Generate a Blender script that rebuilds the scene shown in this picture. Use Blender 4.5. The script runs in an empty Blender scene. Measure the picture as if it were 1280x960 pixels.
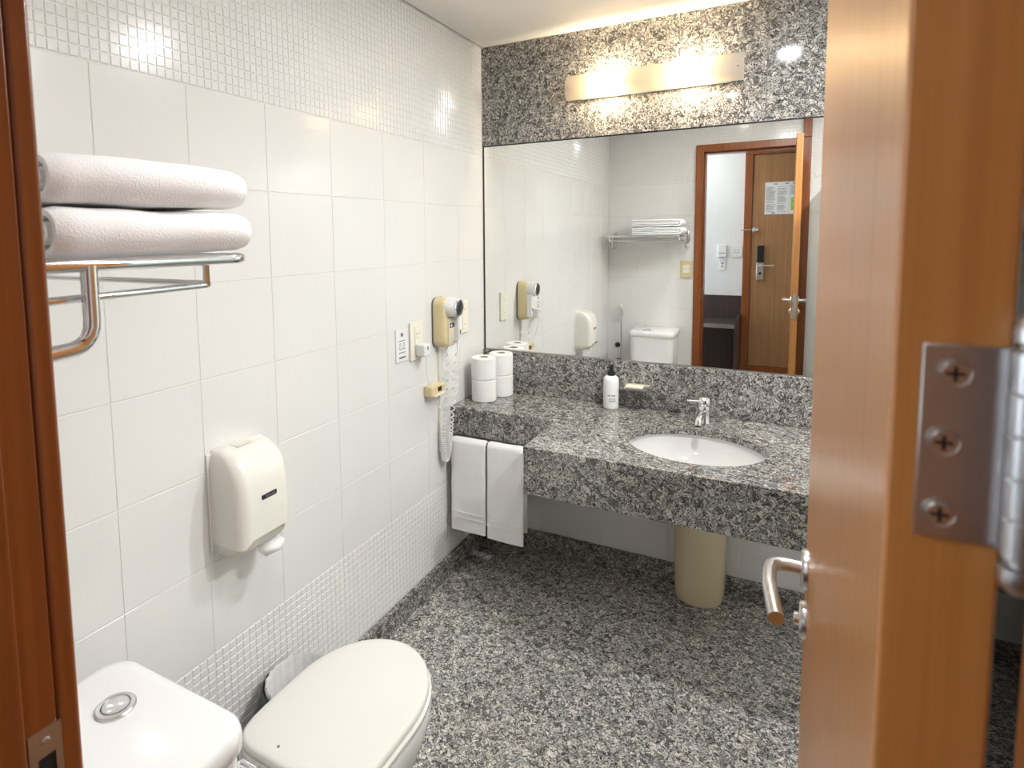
import bpy, bmesh, math, random
from math import sin, cos, pi, radians, sqrt
from mathutils import Vector, Matrix, noise
random.seed(7)
S = bpy.context.scene
COL = S.collection

# ------------------------------------------------------------------ camera
CAM = Vector((1.3268, -2.6767, 1.5536)); YAW, PIT, ROLL = 0.4959, -0.0887, -0.0125
F_PX, CX, CY = 746.87, 578.65, 359.62
fwd = Vector((-sin(YAW)*cos(PIT), cos(YAW)*cos(PIT), sin(PIT)))
rt = Vector((cos(YAW), sin(YAW), 0)); up = rt.cross(fwd)
r2 = cos(ROLL)*rt + sin(ROLL)*up; u2 = -sin(ROLL)*rt + cos(ROLL)*up
cd = bpy.data.cameras.new('camera'); cam = bpy.data.objects.new('camera', cd); COL.objects.link(cam)
cam.matrix_world = Matrix(((r2.x, u2.x, -fwd.x, CAM.x), (r2.y, u2.y, -fwd.y, CAM.y), (r2.z, u2.z, -fwd.z, CAM.z), (0, 0, 0, 1)))
cd.sensor_fit = 'HORIZONTAL'; cd.sensor_width = 36; cd.lens = F_PX/1280*36
cd.shift_x = (640-CX)/1280; cd.shift_y = (CY-480)/1280
cd.clip_start = 0.01; cd.clip_end = 50
cd.dof.use_dof = True; cd.dof.focus_distance = 2.3; cd.dof.aperture_fstop = 9.0
S.camera = cam
# ------------------------------------------------------------------ world, light, exposure
W = bpy.data.worlds.new('world'); S.world = W; W.use_nodes = True
bg = W.node_tree.nodes['Background']; bg.inputs[0].default_value = (0.80, 0.88, 1.0, 1); bg.inputs[1].default_value = 0.6
S.view_settings.view_transform = 'Standard'; S.view_settings.look = 'None'
S.view_settings.gamma = 1; S.view_settings.use_curve_mapping = False
S.view_settings.exposure = 0.86
DOWN_W, BULB_L, DAY_W, SHOWER_W, HALL_W = 8.0, 165.0, 46.0, 15.0, 2.5; ENTRY_W = 28.0
def area(name, loc, target, sx, sy, power, col, shape='RECTANGLE'):
    l = bpy.data.lights.new(name, 'AREA'); l.shape = shape; l.size = sx
    if shape == 'RECTANGLE': l.size_y = sy
    l.energy = power; l.color = col
    o = bpy.data.objects.new(name, l); COL.objects.link(o); o.location = loc
    o.rotation_euler = (Vector(target)-Vector(loc)).to_track_quat('-Z', 'Y').to_euler()
    return o
# added daylight-coloured light at the hall's open end, unseen, to raise brightness
area('added_hall_daylight', (-2.3, -3.1, 1.5), (1.2, -3.0, 1.3), 1.2, 1.9, DAY_W, (0.76, 0.88, 1.0))

# ------------------------------------------------------------------ materials
def newmat(name):
    m = bpy.data.materials.new(name); m.use_nodes = True
    nt = m.node_tree; b = nt.nodes['Principled BSDF']
    return m, nt, b
def N(nt, t, **kw):
    n = nt.nodes.new(t)
    for k, v in kw.items(): setattr(n, k, v)
    return n
def ramp(nt, stops, interp='LINEAR'):
    r = nt.nodes.new('ShaderNodeValToRGB'); r.color_ramp.interpolation = interp
    e = r.color_ramp.elements
    while len(e) < len(stops): e.new(0.5)
    for i, (p, c) in enumerate(stops): e[i].position = p; e[i].color = (*c, 1)
    return r
def simple(name, col, rough=0.4, metal=0.0, nscale=40, nvar=0.04, bump=0.0, bscale=200, coat=0.0, sheen=0.0, spec=0.5, bdist=.004):
    m, nt, b = newmat(name)
    tc = N(nt, 'ShaderNodeTexCoord'); no = N(nt, 'ShaderNodeTexNoise'); no.inputs['Scale'].default_value = nscale; no.inputs['Detail'].default_value = 3
    nt.links.new(tc.outputs['Object'], no.inputs['Vector'])
    lo = tuple(max(0, c*(1-nvar)) for c in col); hi = tuple(min(1, c*(1+nvar)) for c in col)
    r = ramp(nt, [(0.3, lo), (0.7, hi)]); nt.links.new(no.outputs['Fac'], r.inputs['Fac']); nt.links.new(r.outputs['Color'], b.inputs['Base Color'])
    b.inputs['Roughness'].default_value = rough; b.inputs['Metallic'].default_value = metal
    b.inputs['Coat Weight'].default_value = coat; b.inputs['Sheen Weight'].default_value = sheen
    b.inputs['Specular IOR Level'].default_value = spec
    if bump:
        n2 = N(nt, 'ShaderNodeTexNoise'); n2.inputs['Scale'].default_value = bscale; n2.inputs['Detail'].default_value = 2
        nt.links.new(tc.outputs['Object'], n2.inputs['Vector'])
        bp = N(nt, 'ShaderNodeBump'); bp.inputs['Strength'].default_value = bump; bp.inputs['Distance'].default_value = bdist
        nt.links.new(n2.outputs['Fac'], bp.inputs['Height']); nt.links.new(bp.outputs['Normal'], b.inputs['Normal'])
    return m
def granite(name, rough=0.16, lift=1.0):
    m, nt, b = newmat(name); L = nt.links.new
    tc = N(nt, 'ShaderNodeTexCoord')
    def warp(vec, scale, amt):
        n = N(nt, 'ShaderNodeTexNoise'); n.inputs['Scale'].default_value = scale; n.inputs['Detail'].default_value = 2.0
        L(vec, n.inputs['Vector'])
        s = N(nt, 'ShaderNodeVectorMath', operation='SUBTRACT'); s.inputs[1].default_value = (.5, .5, .5); L(n.outputs['Color'], s.inputs[0])
        k = N(nt, 'ShaderNodeVectorMath', operation='SCALE'); k.inputs['Scale'].default_value = amt; L(s.outputs[0], k.inputs[0])
        a = N(nt, 'ShaderNodeVectorMath', operation='ADD'); L(vec, a.inputs[0]); L(k.outputs[0], a.inputs[1]); return a.outputs[0]
    v = warp(tc.outputs['Object'], 34, 0.060); v = warp(v, 90, 0.018)
    ve = N(nt, 'ShaderNodeTexVoronoi', feature='DISTANCE_TO_EDGE'); ve.inputs['Scale'].default_value = 74; L(v, ve.inputs['Vector'])
    vc = N(nt, 'ShaderNodeTexVoronoi', feature='F1'); vc.inputs['Scale'].default_value = 74; L(v, vc.inputs['Vector'])
    sep = N(nt, 'ShaderNodeSeparateColor'); L(vc.outputs['Color'], sep.inputs[0])
    cell = ramp(nt, [(0.0, (.13*lift, .128*lift, .125*lift)), (0.2, (.34*lift, .33*lift, .315*lift)), (0.5, (.50*lift, .48*lift, .455*lift)), (1.0, (.68*lift, .645*lift, .60*lift))])
    L(sep.outputs[0], cell.inputs['Fac'])
    edge = ramp(nt, [(0.0, (.06, .06, .06)), (0.05, (.26, .26, .26)), (0.13, (1, 1, 1))]); L(ve.outputs['Distance'], edge.inputs['Fac'])
    mx = N(nt, 'ShaderNodeMix', data_type='RGBA', blend_type='MULTIPLY'); mx.inputs['Factor'].default_value = 1
    L(cell.outputs['Color'], mx.inputs['A']); L(edge.outputs['Color'], mx.inputs['B'])
    n3 = N(nt, 'ShaderNodeTexNoise'); n3.inputs['Scale'].default_value = 210; n3.inputs['Detail'].default_value = 3; n3.inputs['Distortion'].default_value = 1.6
    L(v, n3.inputs['Vector'])
    fl = ramp(nt, [(0.34, (.25, .25, .25)), (0.44, (.82, .82, .82)), (0.7, (1.12, 1.1, 1.08))]); L(n3.outputs['Fac'], fl.inputs['Fac'])
    m2 = N(nt, 'ShaderNodeMix', data_type='RGBA', blend_type='MULTIPLY'); m2.inputs['Factor'].default_value = 1
    L(mx.outputs['Result'], m2.inputs['A']); L(fl.outputs['Color'], m2.inputs['B'])
    L(m2.outputs['Result'], b.inputs['Base Color'])
    b.inputs['Roughness'].default_value = rough
    return m
def wood(name, c0, c1, c2, rough=0.25, coat=0.5, gs=1.0):
    m, nt, b = newmat(name); L = nt.links.new
    tc = N(nt, 'ShaderNodeTexCoord'); mp = N(nt, 'ShaderNodeMapping'); mp.inputs['Scale'].default_value = (70*gs, 70*gs, 1.1*gs); L(tc.outputs['Object'], mp.inputs['Vector'])
    n = N(nt, 'ShaderNodeTexNoise'); n.inputs['Scale'].default_value = 1.0; n.inputs['Detail'].default_value = 6; n.inputs['Roughness'].default_value = .62; n.inputs['Distortion'].default_value = .25
    L(mp.outputs[0], n.inputs['Vector'])
    r = ramp(nt, [(0.25, c0), (0.5, c1), (0.75, c2)]); L(n.outputs['Fac'], r.inputs['Fac']); L(r.outputs['Color'], b.inputs['Base Color'])
    mp2 = N(nt, 'ShaderNodeMapping'); mp2.inputs['Scale'].default_value = (420*gs, 420*gs, 9*gs); L(tc.outputs['Object'], mp2.inputs['Vector'])
    n2 = N(nt, 'ShaderNodeTexNoise'); n2.inputs['Scale'].default_value = 1.0; n2.inputs['Detail'].default_value = 2; L(mp2.outputs[0], n2.inputs['Vector'])
    bp = N(nt, 'ShaderNodeBump'); bp.inputs['Strength'].default_value = .06; bp.inputs['Distance'].default_value = .001
    L(n2.outputs['Fac'], bp.inputs['Height']); L(bp.outputs['Normal'], b.inputs['Normal'])
    b.inputs['Roughness'].default_value = rough; b.inputs['Coat Weight'].default_value = coat; b.inputs['Coat Roughness'].default_value = .24
    return m
TILE = simple('glazed_white_tile', (.80, .79, .775), .14, nscale=3, nvar=.015, bump=.02, bscale=14)
GROUT = simple('pale_grout', (.76, .735, .70), .8, nscale=60)
PAINT = simple('white_wall_paint', (.80, .80, .79), .7, nscale=8, nvar=.02)
CEIL = simple('ceiling_plaster', (.86, .84, .81), .8, nscale=5, nvar=.015)
GRAN = granite('polished_granite', .07, .92)
GRANF = granite('floor_granite', .24, 1.36)
DARK = simple('dark_gap', (.02, .02, .02), .9)
WDOOR = wood('door_veneer', (.40, .155, .037), (.50, .21, .058), (.58, .265, .083), .34, .3)
WFRAME = wood('frame_wood', (.18, .046, .008), (.27, .073, .014), (.35, .11, .024), .30, .35)
WHALL = wood('entrance_door_veneer', (.30, .145, .055), (.38, .195, .078), (.45, .24, .10), .35, .2)
WDARK = wood('dark_bench_wood', (.030, .018, .018), (.050, .030, .030), (.075, .045, .045), .4, .2)
CHROME = simple('chrome', (.80, .80, .81), .07, 1.0, nvar=.02)
SATIN = simple('brushed_steel', (.60, .59, .58), .28, 1.0, nscale=14, nvar=.03)
HINGE = simple('hinge_steel', (.54, .535, .54), .33, 1.0, nscale=14, nvar=.05)
CERAM = simple('white_ceramic', (.80, .79, .785), .07, nscale=2, nvar=.01, coat=.3)
SEATP = simple('off_white_plastic', (.73, .70, .66), .22, nscale=2, nvar=.01)
DISP = simple('cream_plastic', (.83, .795, .73), .24, nscale=4, nvar=.02)
DISPI = simple('cream_plastic_insert', (.74, .70, .63), .35, nscale=4, nvar=.02)
BEIGE = simple('beige_ceramic', (.74, .62, .41), .13, nscale=3, nvar=.02)
TERRY = simple('white_terry', (.90, .90, .90), 1.0, nscale=30, nvar=.015, bump=.6, bscale=420, sheen=.2, spec=.05, bdist=.0015)
TERRYB = simple('white_towel_band', (.88, .88, .88), .9, nscale=30, nvar=.02, bump=.25, bscale=700, spec=.1)
PAPER = simple('white_paper', (.86, .855, .85), .95, nscale=25, nvar=.02, bump=.15, bscale=120, spec=.1)
CARD = simple('cardboard_core', (.45, .36, .26), .9)
WPLAST = simple('white_plastic', (.82, .82, .82), .3, nvar=.01)
CREAMP = simple('cream_switch_plastic', (.84, .80, .69), .35, nvar=.02)
YELLOWP = simple('aged_cream_plastic', (.74, .62, .36), .35, nvar=.03)
PANELP = simple('pale_cream_panel', (.70, .62, .47), .4, nvar=.03)
BLACKP = simple('black_plastic', (.015, .015, .016), .3)
PRINT = simple('grey_print', (.16, .16, .17), .8)
GREENP = simple('green_print', (.42, .58, .16), .8)
LINER = simple('bin_liner', (.74, .73, .71), .45, nscale=30, nvar=.05, bump=.3, bscale=60)
SOAPP = simple('soap_wrapper', (.82, .75, .62), .6)
HALLF = simple('hall_wood_floor', (.22, .11, .05), .4, nscale=10, nvar=.2)
def mirror_mat():
    m, nt, b = newmat('mirror_silver'); b.inputs['Metallic'].default_value = 1; b.inputs['Roughness'].default_value = 0.0
    tc = N(nt, 'ShaderNodeTexCoord'); no = N(nt, 'ShaderNodeTexNoise'); no.inputs['Scale'].default_value = .5
    nt.links.new(tc.outputs['Object'], no.inputs['Vector'])
    r = ramp(nt, [(0, (.915, .93, .91)), (1, (.92, .935, .915))]); nt.links.new(no.outputs['Fac'], r.inputs['Fac']); nt.links.new(r.outputs['Color'], b.inputs['Base Color'])
    return m
MIRR = mirror_mat()
def glass_mat(name, tint, frost):
    m, nt, b = newmat(name); L = nt.links.new; out = nt.nodes['Material Output']
    tr = N(nt, 'ShaderNodeBsdfTransparent'); tr.inputs[0].default_value = (*tint, 1)
    if frost:
        s = N(nt, 'ShaderNodeBsdfTranslucent'); s.inputs[0].default_value = (.55, .48, .38, 1)
        d = N(nt, 'ShaderNodeBsdfDiffuse'); d.inputs[0].default_value = (.9, .88, .84, 1)
        a = N(nt, 'ShaderNodeMixShader'); a.inputs[0].default_value = .35; L(s.outputs[0], a.inputs[1]); L(d.outputs[0], a.inputs[2])
        x = N(nt, 'ShaderNodeMixShader'); x.inputs[0].default_value = frost; L(tr.outputs[0], x.inputs[1]); L(a.outputs[0], x.inputs[2])
        L(x.outputs[0], out.inputs[0])
    else:
        g = N(nt, 'ShaderNodeBsdfGlossy'); g.inputs['Roughness'].default_value = .02
        fr = N(nt, 'ShaderNodeFresnel'); fr.inputs['IOR'].default_value = 1.18
        x = N(nt, 'ShaderNodeMixShader'); L(fr.outputs[0], x.inputs[0]); L(tr.outputs[0], x.inputs[1]); L(g.outputs[0], x.inputs[2])
        L(x.outputs[0], out.inputs[0])
    return m
FROST = glass_mat('frosted_lamp_glass', (1, .97, .92), .86)
GREENG = glass_mat('green_tinted_glass', (.92, .98, .95), 0)
def emis(name, col, st):
    m, nt, b = newmat(name); b.inputs['Base Color'].default_value = (*col, 1)
    b.inputs['Emission Color'].default_value = (*col, 1); b.inputs['Emission Strength'].default_value = st; return m
BULB = emis('lit_warm_bulb', (1.0, .81, .53), BULB_L)
LEDM = emis('lit_downlight_lens', (1.0, .93, .82), 60.0)

# ------------------------------------------------------------------ mesh helpers (all meshes hold world coordinates)
class MB:
    def __init__(s): s.v = []; s.f = []
    def add(s, vs, fs):
        o = len(s.v); s.v += [tuple(p) for p in vs]; s.f += [tuple(i+o for i in f) for f in fs]; return s
    def box(s, x0, x1, y0, y1, z0, z1):
        return s.add([(x0,y0,z0),(x1,y0,z0),(x1,y1,z0),(x0,y1,z0),(x0,y0,z1),(x1,y0,z1),(x1,y1,z1),(x0,y1,z1)],
                     [(0,3,2,1),(4,5,6,7),(0,1,5,4),(1,2,6,5),(2,3,7,6),(3,0,4,7)])
    def loft(s, rings, cap0=True, cap1=True, closed=True):
        n = len(rings[0]); vs = [p for r in rings for p in r]; fs = []
        for i in range(len(rings)-1):
            for j in range(n if closed else n-1):
                k = (j+1) % n; fs.append((i*n+j, i*n+k, (i+1)*n+k, (i+1)*n+j))
        if cap0: fs.append(tuple(range(n-1, -1, -1)))
        if cap1: fs.append(tuple((len(rings)-1)*n+j for j in range(n)))
        return s.add(vs, fs)
    def tube(s, pts, r, seg=10, caps=True, loop=False):
        pts = [Vector(p) for p in pts]; n = len(pts); rings = []; nrm = None
        for i, p in enumerate(pts):
            a = pts[i-1] if (i > 0 or loop) else p; b = pts[(i+1) % n] if (i < n-1 or loop) else p
            t = (b-a).normalized()
            if nrm is None:
                nrm = t.cross(Vector((0, 0, 1)))
                if nrm.length < 1e-3: nrm = t.cross(Vector((0, 1, 0)))
            else: nrm = nrm - t*nrm.dot(t)
            nrm.normalize(); bn = t.cross(nrm)
            rr = r[i] if isinstance(r, (list, tuple)) else r
            rings.append([p + rr*(cos(2*pi*k/seg)*nrm + sin(2*pi*k/seg)*bn) for k in range(seg)])
        if loop: rings.append(rings[0])
        return s.loft(rings, caps and not loop, caps and not loop)
    def lathe(s, prof, c=(0,0,0), axis='z', seg=24, sx=1.0, sy=1.0, cap0=True, cap1=True):
        rings = []
        for r, h in prof:
            ring = []
            for k in range(seg):
                a = 2*pi*k/seg; u, w = r*cos(a)*sx, r*sin(a)*sy
                p = {'z': (u, w, h), 'x': (h, u, w), 'y': (w, h, u)}[axis]
                ring.append((p[0]+c[0], p[1]+c[1], p[2]+c[2]))
            rings.append(ring)
        return s.loft(rings, cap0, cap1)
    def build(s, name, mat, parent=None, smooth=None, bevel=0, bseg=2, sub=0):
        me = bpy.data.meshes.new(name)
        bm = bmesh.new(); vs = [bm.verts.new(p) for p in s.v]
        for f in s.f:
            try: bm.faces.new([vs[i] for i in f])
            except ValueError: pass
        bmesh.ops.recalc_face_normals(bm, faces=bm.faces)
        if bevel: bmesh.ops.bevel(bm, geom=list(bm.edges), offset=bevel, segments=bseg, profile=.5, affect='EDGES', clamp_overlap=True)
        bm.to_mesh(me); bm.free(); me.materials.append(mat)
        if smooth is None and bevel: smooth = 50
        if smooth:
            for p in me.polygons: p.use_smooth = True
            me.set_sharp_from_angle(angle=radians(smooth))
            if bevel:      # keep the large faces of bevelled boxes truly flat
                for p in me.polygons: p.use_smooth = max(abs(c) for c in p.normal) < .9995
        o = bpy.data.objects.new(name, me); COL.objects.link(o)
        if parent: attach(o, parent)
        return o
def attach(o, parent):
    o.parent = parent; w = Vector((0, 0, 0)); p = parent
    while p: w += p.location; p = p.parent
    o.location = o.location - w
def tag(o, label, cat, group=None, kind=None):
    o['label'] = label; o['category'] = cat
    if group: o['group'] = group
    if kind: o['kind'] = kind
    return o
def thing(name, label, cat, loc, group=None, kind=None):
    o = bpy.data.objects.new(name, None); COL.objects.link(o); o.location = loc; o.empty_display_size = .05
    return tag(o, label, cat, group, kind)
def bx(name, ext, mat, parent=None, bevel=0, bseg=2, smooth=None): return MB().box(*ext).build(name, mat, parent, smooth, bevel, bseg)
def spline(pts, n=8, loop=False):
    P = [Vector(p) for p in pts]; out = []; m = len(P)
    for i in range(m if loop else m-1):
        g = lambda k: P[k % m] if loop else P[min(max(k, 0), m-1)]
        a, b, c, d = g(i-1), g(i), g(i+1), g(i+2)
        for k in range(n):
            t = k/n; out.append(.5*((2*b)+(-a+c)*t+(2*a-5*b+4*c-d)*t*t+(-a+3*b-3*c+d)*t**3))
    if not loop: out.append(P[-1])
    return out
def bend(pts, r=.02, n=5, loop=False):
    P = [Vector(p) for p in pts]; out = []; m = len(P)
    for i, p in enumerate(P):
        if not loop and i in (0, m-1): out.append(p); continue
        a = (P[i-1]-p); b = (P[(i+1) % m]-p); q = min(r, a.length*.49, b.length*.49)
        A = p+a.normalized()*q; B = p+b.normalized()*q
        for k in range(n+1):
            t = k/n; out.append((1-t)**2*A+2*t*(1-t)*p+t*t*B)
    return out
def rrect(cx, cy, hx, hy, r, z, n=5):
    pts = []
    for (sx, sy, a0) in ((1, 1, 0), (-1, 1, 90), (-1, -1, 180), (1, -1, 270)):
        for k in range(n+1):
            a = radians(a0+90*k/n); pts.append((cx+sx*(hx-r)+r*cos(a), cy+sy*(hy-r)+r*sin(a), z))
    return pts
def text_mesh(name, s, size, mat, parent, M, depth=.0003):
    c = bpy.data.curves.new(name, 'FONT'); c.body = s; c.size = size; c.align_x = 'CENTER'; c.align_y = 'CENTER'; c.extrude = depth
    o = bpy.data.objects.new(name+'_tmp', c); COL.objects.link(o)
    me = bpy.data.meshes.new_from_object(o.evaluated_get(bpy.context.evaluated_depsgraph_get())); me.name = name
    bpy.data.objects.remove(o); me.transform(M); me.materials.clear(); me.materials.append(mat)
    t = bpy.data.objects.new(name, me); COL.objects.link(t); attach(t, parent); return t

# ------------------------------------------------------------------ dimensions
ZC = 2.449            # ceiling
ZR = [.434+.25*i for i in range(7)]     # plain tile rows .434 ... 1.934
ZT = 2.209            # joint between the two upper relief rows
YF = -2.40            # bathroom face of the front (door) wall
XR = 2.35             # right wall
CT = .776             # counter top
OX0, OX1, OZ = .74, 1.412, 2.17         # door opening
CAS = .055

# ------------------------------------------------------------------ tiles
def maps(side):
    if side == 'left': return lambda u, v, w: (w, u, v)
    if side == 'front': return lambda u, v, w: (u, YF+w, v)
    if side == 'back': return lambda u, v, w: (u, -w, v)
    if side == 'right': return lambda u, v, w: (XR-w, u, v)
def plain_tile(side, u0, u1, v0, v1, parent, name='wall_tile', mat=None, th=.006, gap=.0012, bev=.0009):
    m = maps(side); g = gap; a, b, c, d = u0+g, u1-g, v0+g, v1-g
    if b-a < .012 or d-c < .012: return
    q = MB(); e = bev
    back = [m(a, c, -th), m(b, c, -th), m(b, d, -th), m(a, d, -th)]
    mid = [m(a, c, -e), m(b, c, -e), m(b, d, -e), m(a, d, -e)]
    top = [m(a+e, c+e, 0), m(b-e, c+e, 0), m(b-e, d-e, 0), m(a+e, d-e, 0)]
    q.loft([back, mid, top]); return q.build(name, mat or TILE, parent)
def mosaic_tile(side, u0, u1, v0, v1, parent, pu=.0217, pv=.0245):
    m = maps(side); g = .0014; a, b, c, d = u0+g, u1-g, v0+g, v1-g
    if b-a < .012 or d-c < .012: return
    q = MB(); nu = max(1, round((b-a)/pu)); nv = max(1, round((d-c)/pv)); su, sv = (b-a)/nu, (d-c)/nv
    q.loft([[m(a, c, -.006), m(b, c, -.006), m(b, d, -.006), m(a, d, -.006)], [m(a, c, -.0009), m(b, c, -.0009), m(b, d, -.0009), m(a, d, -.0009)]])
    for i in range(nu):
        for j in range(nv):
            x0, x1, y0, y1 = a+i*su+.0009, a+(i+1)*su-.0009, c+j*sv+.0009, c+(j+1)*sv-.0009; t = .0022
            vs = [m(x0, y0, -.0009), m(x1, y0, -.0009), m(x1, y1, -.0009), m(x0, y1, -.0009),
                  m(x0+t, y0+t, .0010), m(x1-t, y0+t, .0010), m(x1-t, y1-t, .0010), m(x0+t, y1-t, .0010)]
            q.add(vs, [(4,5,6,7),(0,1,5,4),(1,2,6,5),(2,3,7,6),(3,0,4,7)])
    return q.build('mosaic_tile', TILE, parent)
def cuts(u0, u1, v0, v1, hole):
    if not hole: return [(u0, u1, v0, v1)]
    a, b, c, d = hole
    if u1 <= a or u0 >= b or v1 <= c or v0 >= d: return [(u0, u1, v0, v1)]
    out = []
    if u0 < a: out.append((u0, a, v0, v1))
    if u1 > b: out.append((b, u1, v0, v1))
    if v1 > d: out.append((max(u0, a), min(u1, b), d, v1))
    return out
def tile_wall(side, cols, mcols, parent, hole=None, zmin=.085, zmax=9, bottom=True):
    for i in range(len(cols)-1):
        u0, u1 = sorted(cols[i:i+2])
        for k in range(6):
            for r in cuts(u0, u1, ZR[k], ZR[k+1], hole):
                if r[2] < zmax: plain_tile(side, r[0], r[1], r[2], min(r[3], zmax), parent)
        if bottom:
            for r in cuts(u0, u1, .085, ZR[0], hole): mosaic_tile(side, *r, parent, .0237, .0233)
    if zmax > 2:
        for i in range(len(mcols)-1):
            u0, u1 = sorted(mcols[i:i+2])
            for v0, v1 in ((ZR[6], ZT), (ZT, ZC)):
                for r in cuts(u0, u1, v0, v1, hole): mosaic_tile(side, *r, parent)

# ------------------------------------------------------------------ setting: bathroom shell
flo = tag(bx('floor', (-.12, XR+.1, -2.53, .1, -.06, -.006), DARK), 'speckled grey granite tile floor of the bathroom', 'floor', kind='structure')
xs = [0, .47, .97, 1.47, 1.97, XR]; ys = [-2.53, -2.06, -1.56, -1.06, -.56, 0]
for i in range(5):
    for j in range(5):
        bx('floor_tile', (xs[i]+.0006, xs[i+1]-.0006, ys[j]+.0006, ys[j+1]-.0006, -.006, 0), GRANF, flo)
wl = tag(bx('wall_left', (-.12, -.0013, -2.53, .1, -.06, 2.55), GROUT), 'white tiled left wall with relief mosaic bands', 'wall', kind='structure')
cl = [0, -.266, -.552, -.837, -1.127, -1.405, -1.662, -1.898, -2.14, YF]
ml = [0, -.25, -.506, -.763, -1.024, -1.282, -1.539, -1.85, -2.13, YF]
tile_wall('left', cl, ml, wl)
wb = tag(bx('wall_back', (-.001, XR+.1, .0013, .12, -.06, 2.55), GROUT), 'back wall with granite band above the mirror and white tile below', 'wall', kind='structure')
cb = [0, .30, .60, .90, 1.20, 1.50, 1.62, 1.92, 2.2, XR]
for i in range(len(cb)-1):
    for v0, v1 in ((.085 if cb[i] < 1.61 else .0, .434), (.434, .76)):
        plain_tile('back', cb[i], cb[i+1], v0, v1, wb)
    if cb[i] >= 1.61:
        for k in range(1, 6): plain_tile('back', cb[i], cb[i+1], max(ZR[k], .76), ZR[k+1], wb)
        for v0, v1 in ((ZR[6], ZT), (ZT, ZC)): mosaic_tile('back', cb[i], cb[i+1], v0, v1, wb)
bx('granite_panel', (.001, .62, -.012, .006, 1.982, ZC-.001), GRAN, wb, .0008, 1)
bx('granite_panel', (.6207, 1.24, -.012, .006, 1.982, ZC-.001), GRAN, wb, .0008, 1)
bx('granite_panel', (1.2407, 1.62, -.012, .006, 1.982, ZC-.001), GRAN, wb, .0008, 1)
wf = MB(); rx0, rx1, rz = OX0-.03, OX1+.03, OZ+.03
wf.box(-.005, rx0, -2.53, YF-.0013, -.06, 2.55).box(rx1, XR+.1, -2.53, YF-.0013, -.06, 2.55).box(rx0, rx1, -2.53, YF-.0013, rz, 2.55)
wf = tag(wf.build('wall_front', PAINT), 'white tiled wall around the bathroom doorway, seen in the mirror', 'wall', kind='structure')
hole = (OX0-CAS+.004, OX1+CAS-.004, 0, OZ+CAS-.004)
cf = [0, .25, .51, .78, 1.05, 1.32, 1.59, 1.86, 2.12, XR]
tile_wall('front', cf, cf, wf, hole)
wr = tag(bx('wall_right', (XR+.0013, XR+.12, -2.53, .1, -.06, 2.55), GROUT), 'white tiled shower wall behind the open door', 'wall', kind='structure')
for i in range(9):
    u0, u1 = -.27*i, max(-.27*(i+1), YF)
    for k in range(7):
        v0, v1 = ([.085]+ZR)[k], ([.085]+ZR)[k+1]; plain_tile('right', u1, u0, v0, v1, wr)
    plain_tile('right', u1, u0, ZR[6], ZC, wr)
ce = MB().box(.011, XR, YF, 0, ZC, ZC+.02).box(-.005, XR+.02, -2.42, .02, ZC+.021, ZC+.06)
ce = tag(ce.build('ceiling', CEIL), 'smooth white ceiling with a dark shadow gap along the tiled wall', 'ceiling', kind='structure')
for nm, ext, lab in (('baseboard_left', (0, .02, YF+.001, -.021, 0, .088), 'dark granite skirting along the left tiled wall'),
                     ('baseboard_back', (0, 1.62, -.02, .0, 0, .088), 'dark granite skirting under the vanity counter'),
                     ('baseboard_front', (.021, OX0-CAS-.001, YF, YF+.018, 0, .088), 'granite skirting behind the toilet')):
    tag(bx(nm, ext, GRAN, None, .0015, 1), lab, 'skirting', kind='structure')

# ------------------------------------------------------------------ door frame
tr = thing('trim_1', 'dark red-brown wooden frame of the bathroom doorway', 'door frame', (OX0, -2.46, 0), kind='structure')
yb, yh = YF+.02, -2.55
bx('jamb', (OX0-.03, OX0, -2.535, YF-.001, 0, OZ), WFRAME, tr, .0015)
bx('jamb', (OX1, OX1+.03, -2.535, YF-.001, 0, OZ), WFRAME, tr, .0015)
bx('head_jamb', (OX0-.03, OX1+.03, -2.535, YF-.001, OZ, OZ+.03), WFRAME, tr, .0015)
for (a, b) in ((OX0-CAS, OX0), (OX1, OX1+CAS)):
    bx('casing', (a, b, YF, yb, 0, OZ+CAS), WFRAME, tr, .004, 3)
    bx('hall_casing', (a, b, yh, -2.5355, 0, OZ+CAS), WFRAME, tr, .004, 3)
bx('head_casing', (OX0+.0005, OX1-.0005, YF, yb-.001, OZ, OZ+CAS), WFRAME, tr, .004, 3)
bx('hall_head_casing', (OX0+.0005, OX1-.0005, yh, -2.5355, OZ, OZ+CAS), WFRAME, tr, .004, 3)
bx('casing_post', (OX1, OX1+CAS, YF+.001, yb-.001, OZ+CAS+.001, ZC), WFRAME, tr, .003)
for ext in ((OX0, OX0+.012, -2.535, -2.432, 0, OZ), (OX1-.012, OX1, -2.535, -2.432, 0, OZ), (OX0+.012, OX1-.012, -2.535, -2.432, OZ-.012, OZ)):
    bx('door_stop', ext, WFRAME, tr, .002)
sp = MB()   # strike plate with two openings
py0, py1 = -2.4265, -2.3985
for (a, b, c, d) in ((py0, py1, 1.080, 1.106), (py0, py1, 1.000, 1.022), (py0, py0+.007, 1.022, 1.080), (py1-.006, py1, 1.022, 1.080), (py0, py1, 1.046, 1.054)):
    sp.box(OX0-.001, OX0+.0016, a, b, c, d)
spo = sp.build('strike_plate', HINGE, tr)
MB().lathe([(.0042, 0), (.0042, .0012), (.003, .0022)], (OX0+.0012, -2.4125, 1.094), 'x', 14).build('screw', SATIN, spo, 40)
bx('strike_recess', (OX0-.0005, OX0+.0003, py0+.007, py1-.006, 1.022, 1.080), DARK, spo)

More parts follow.
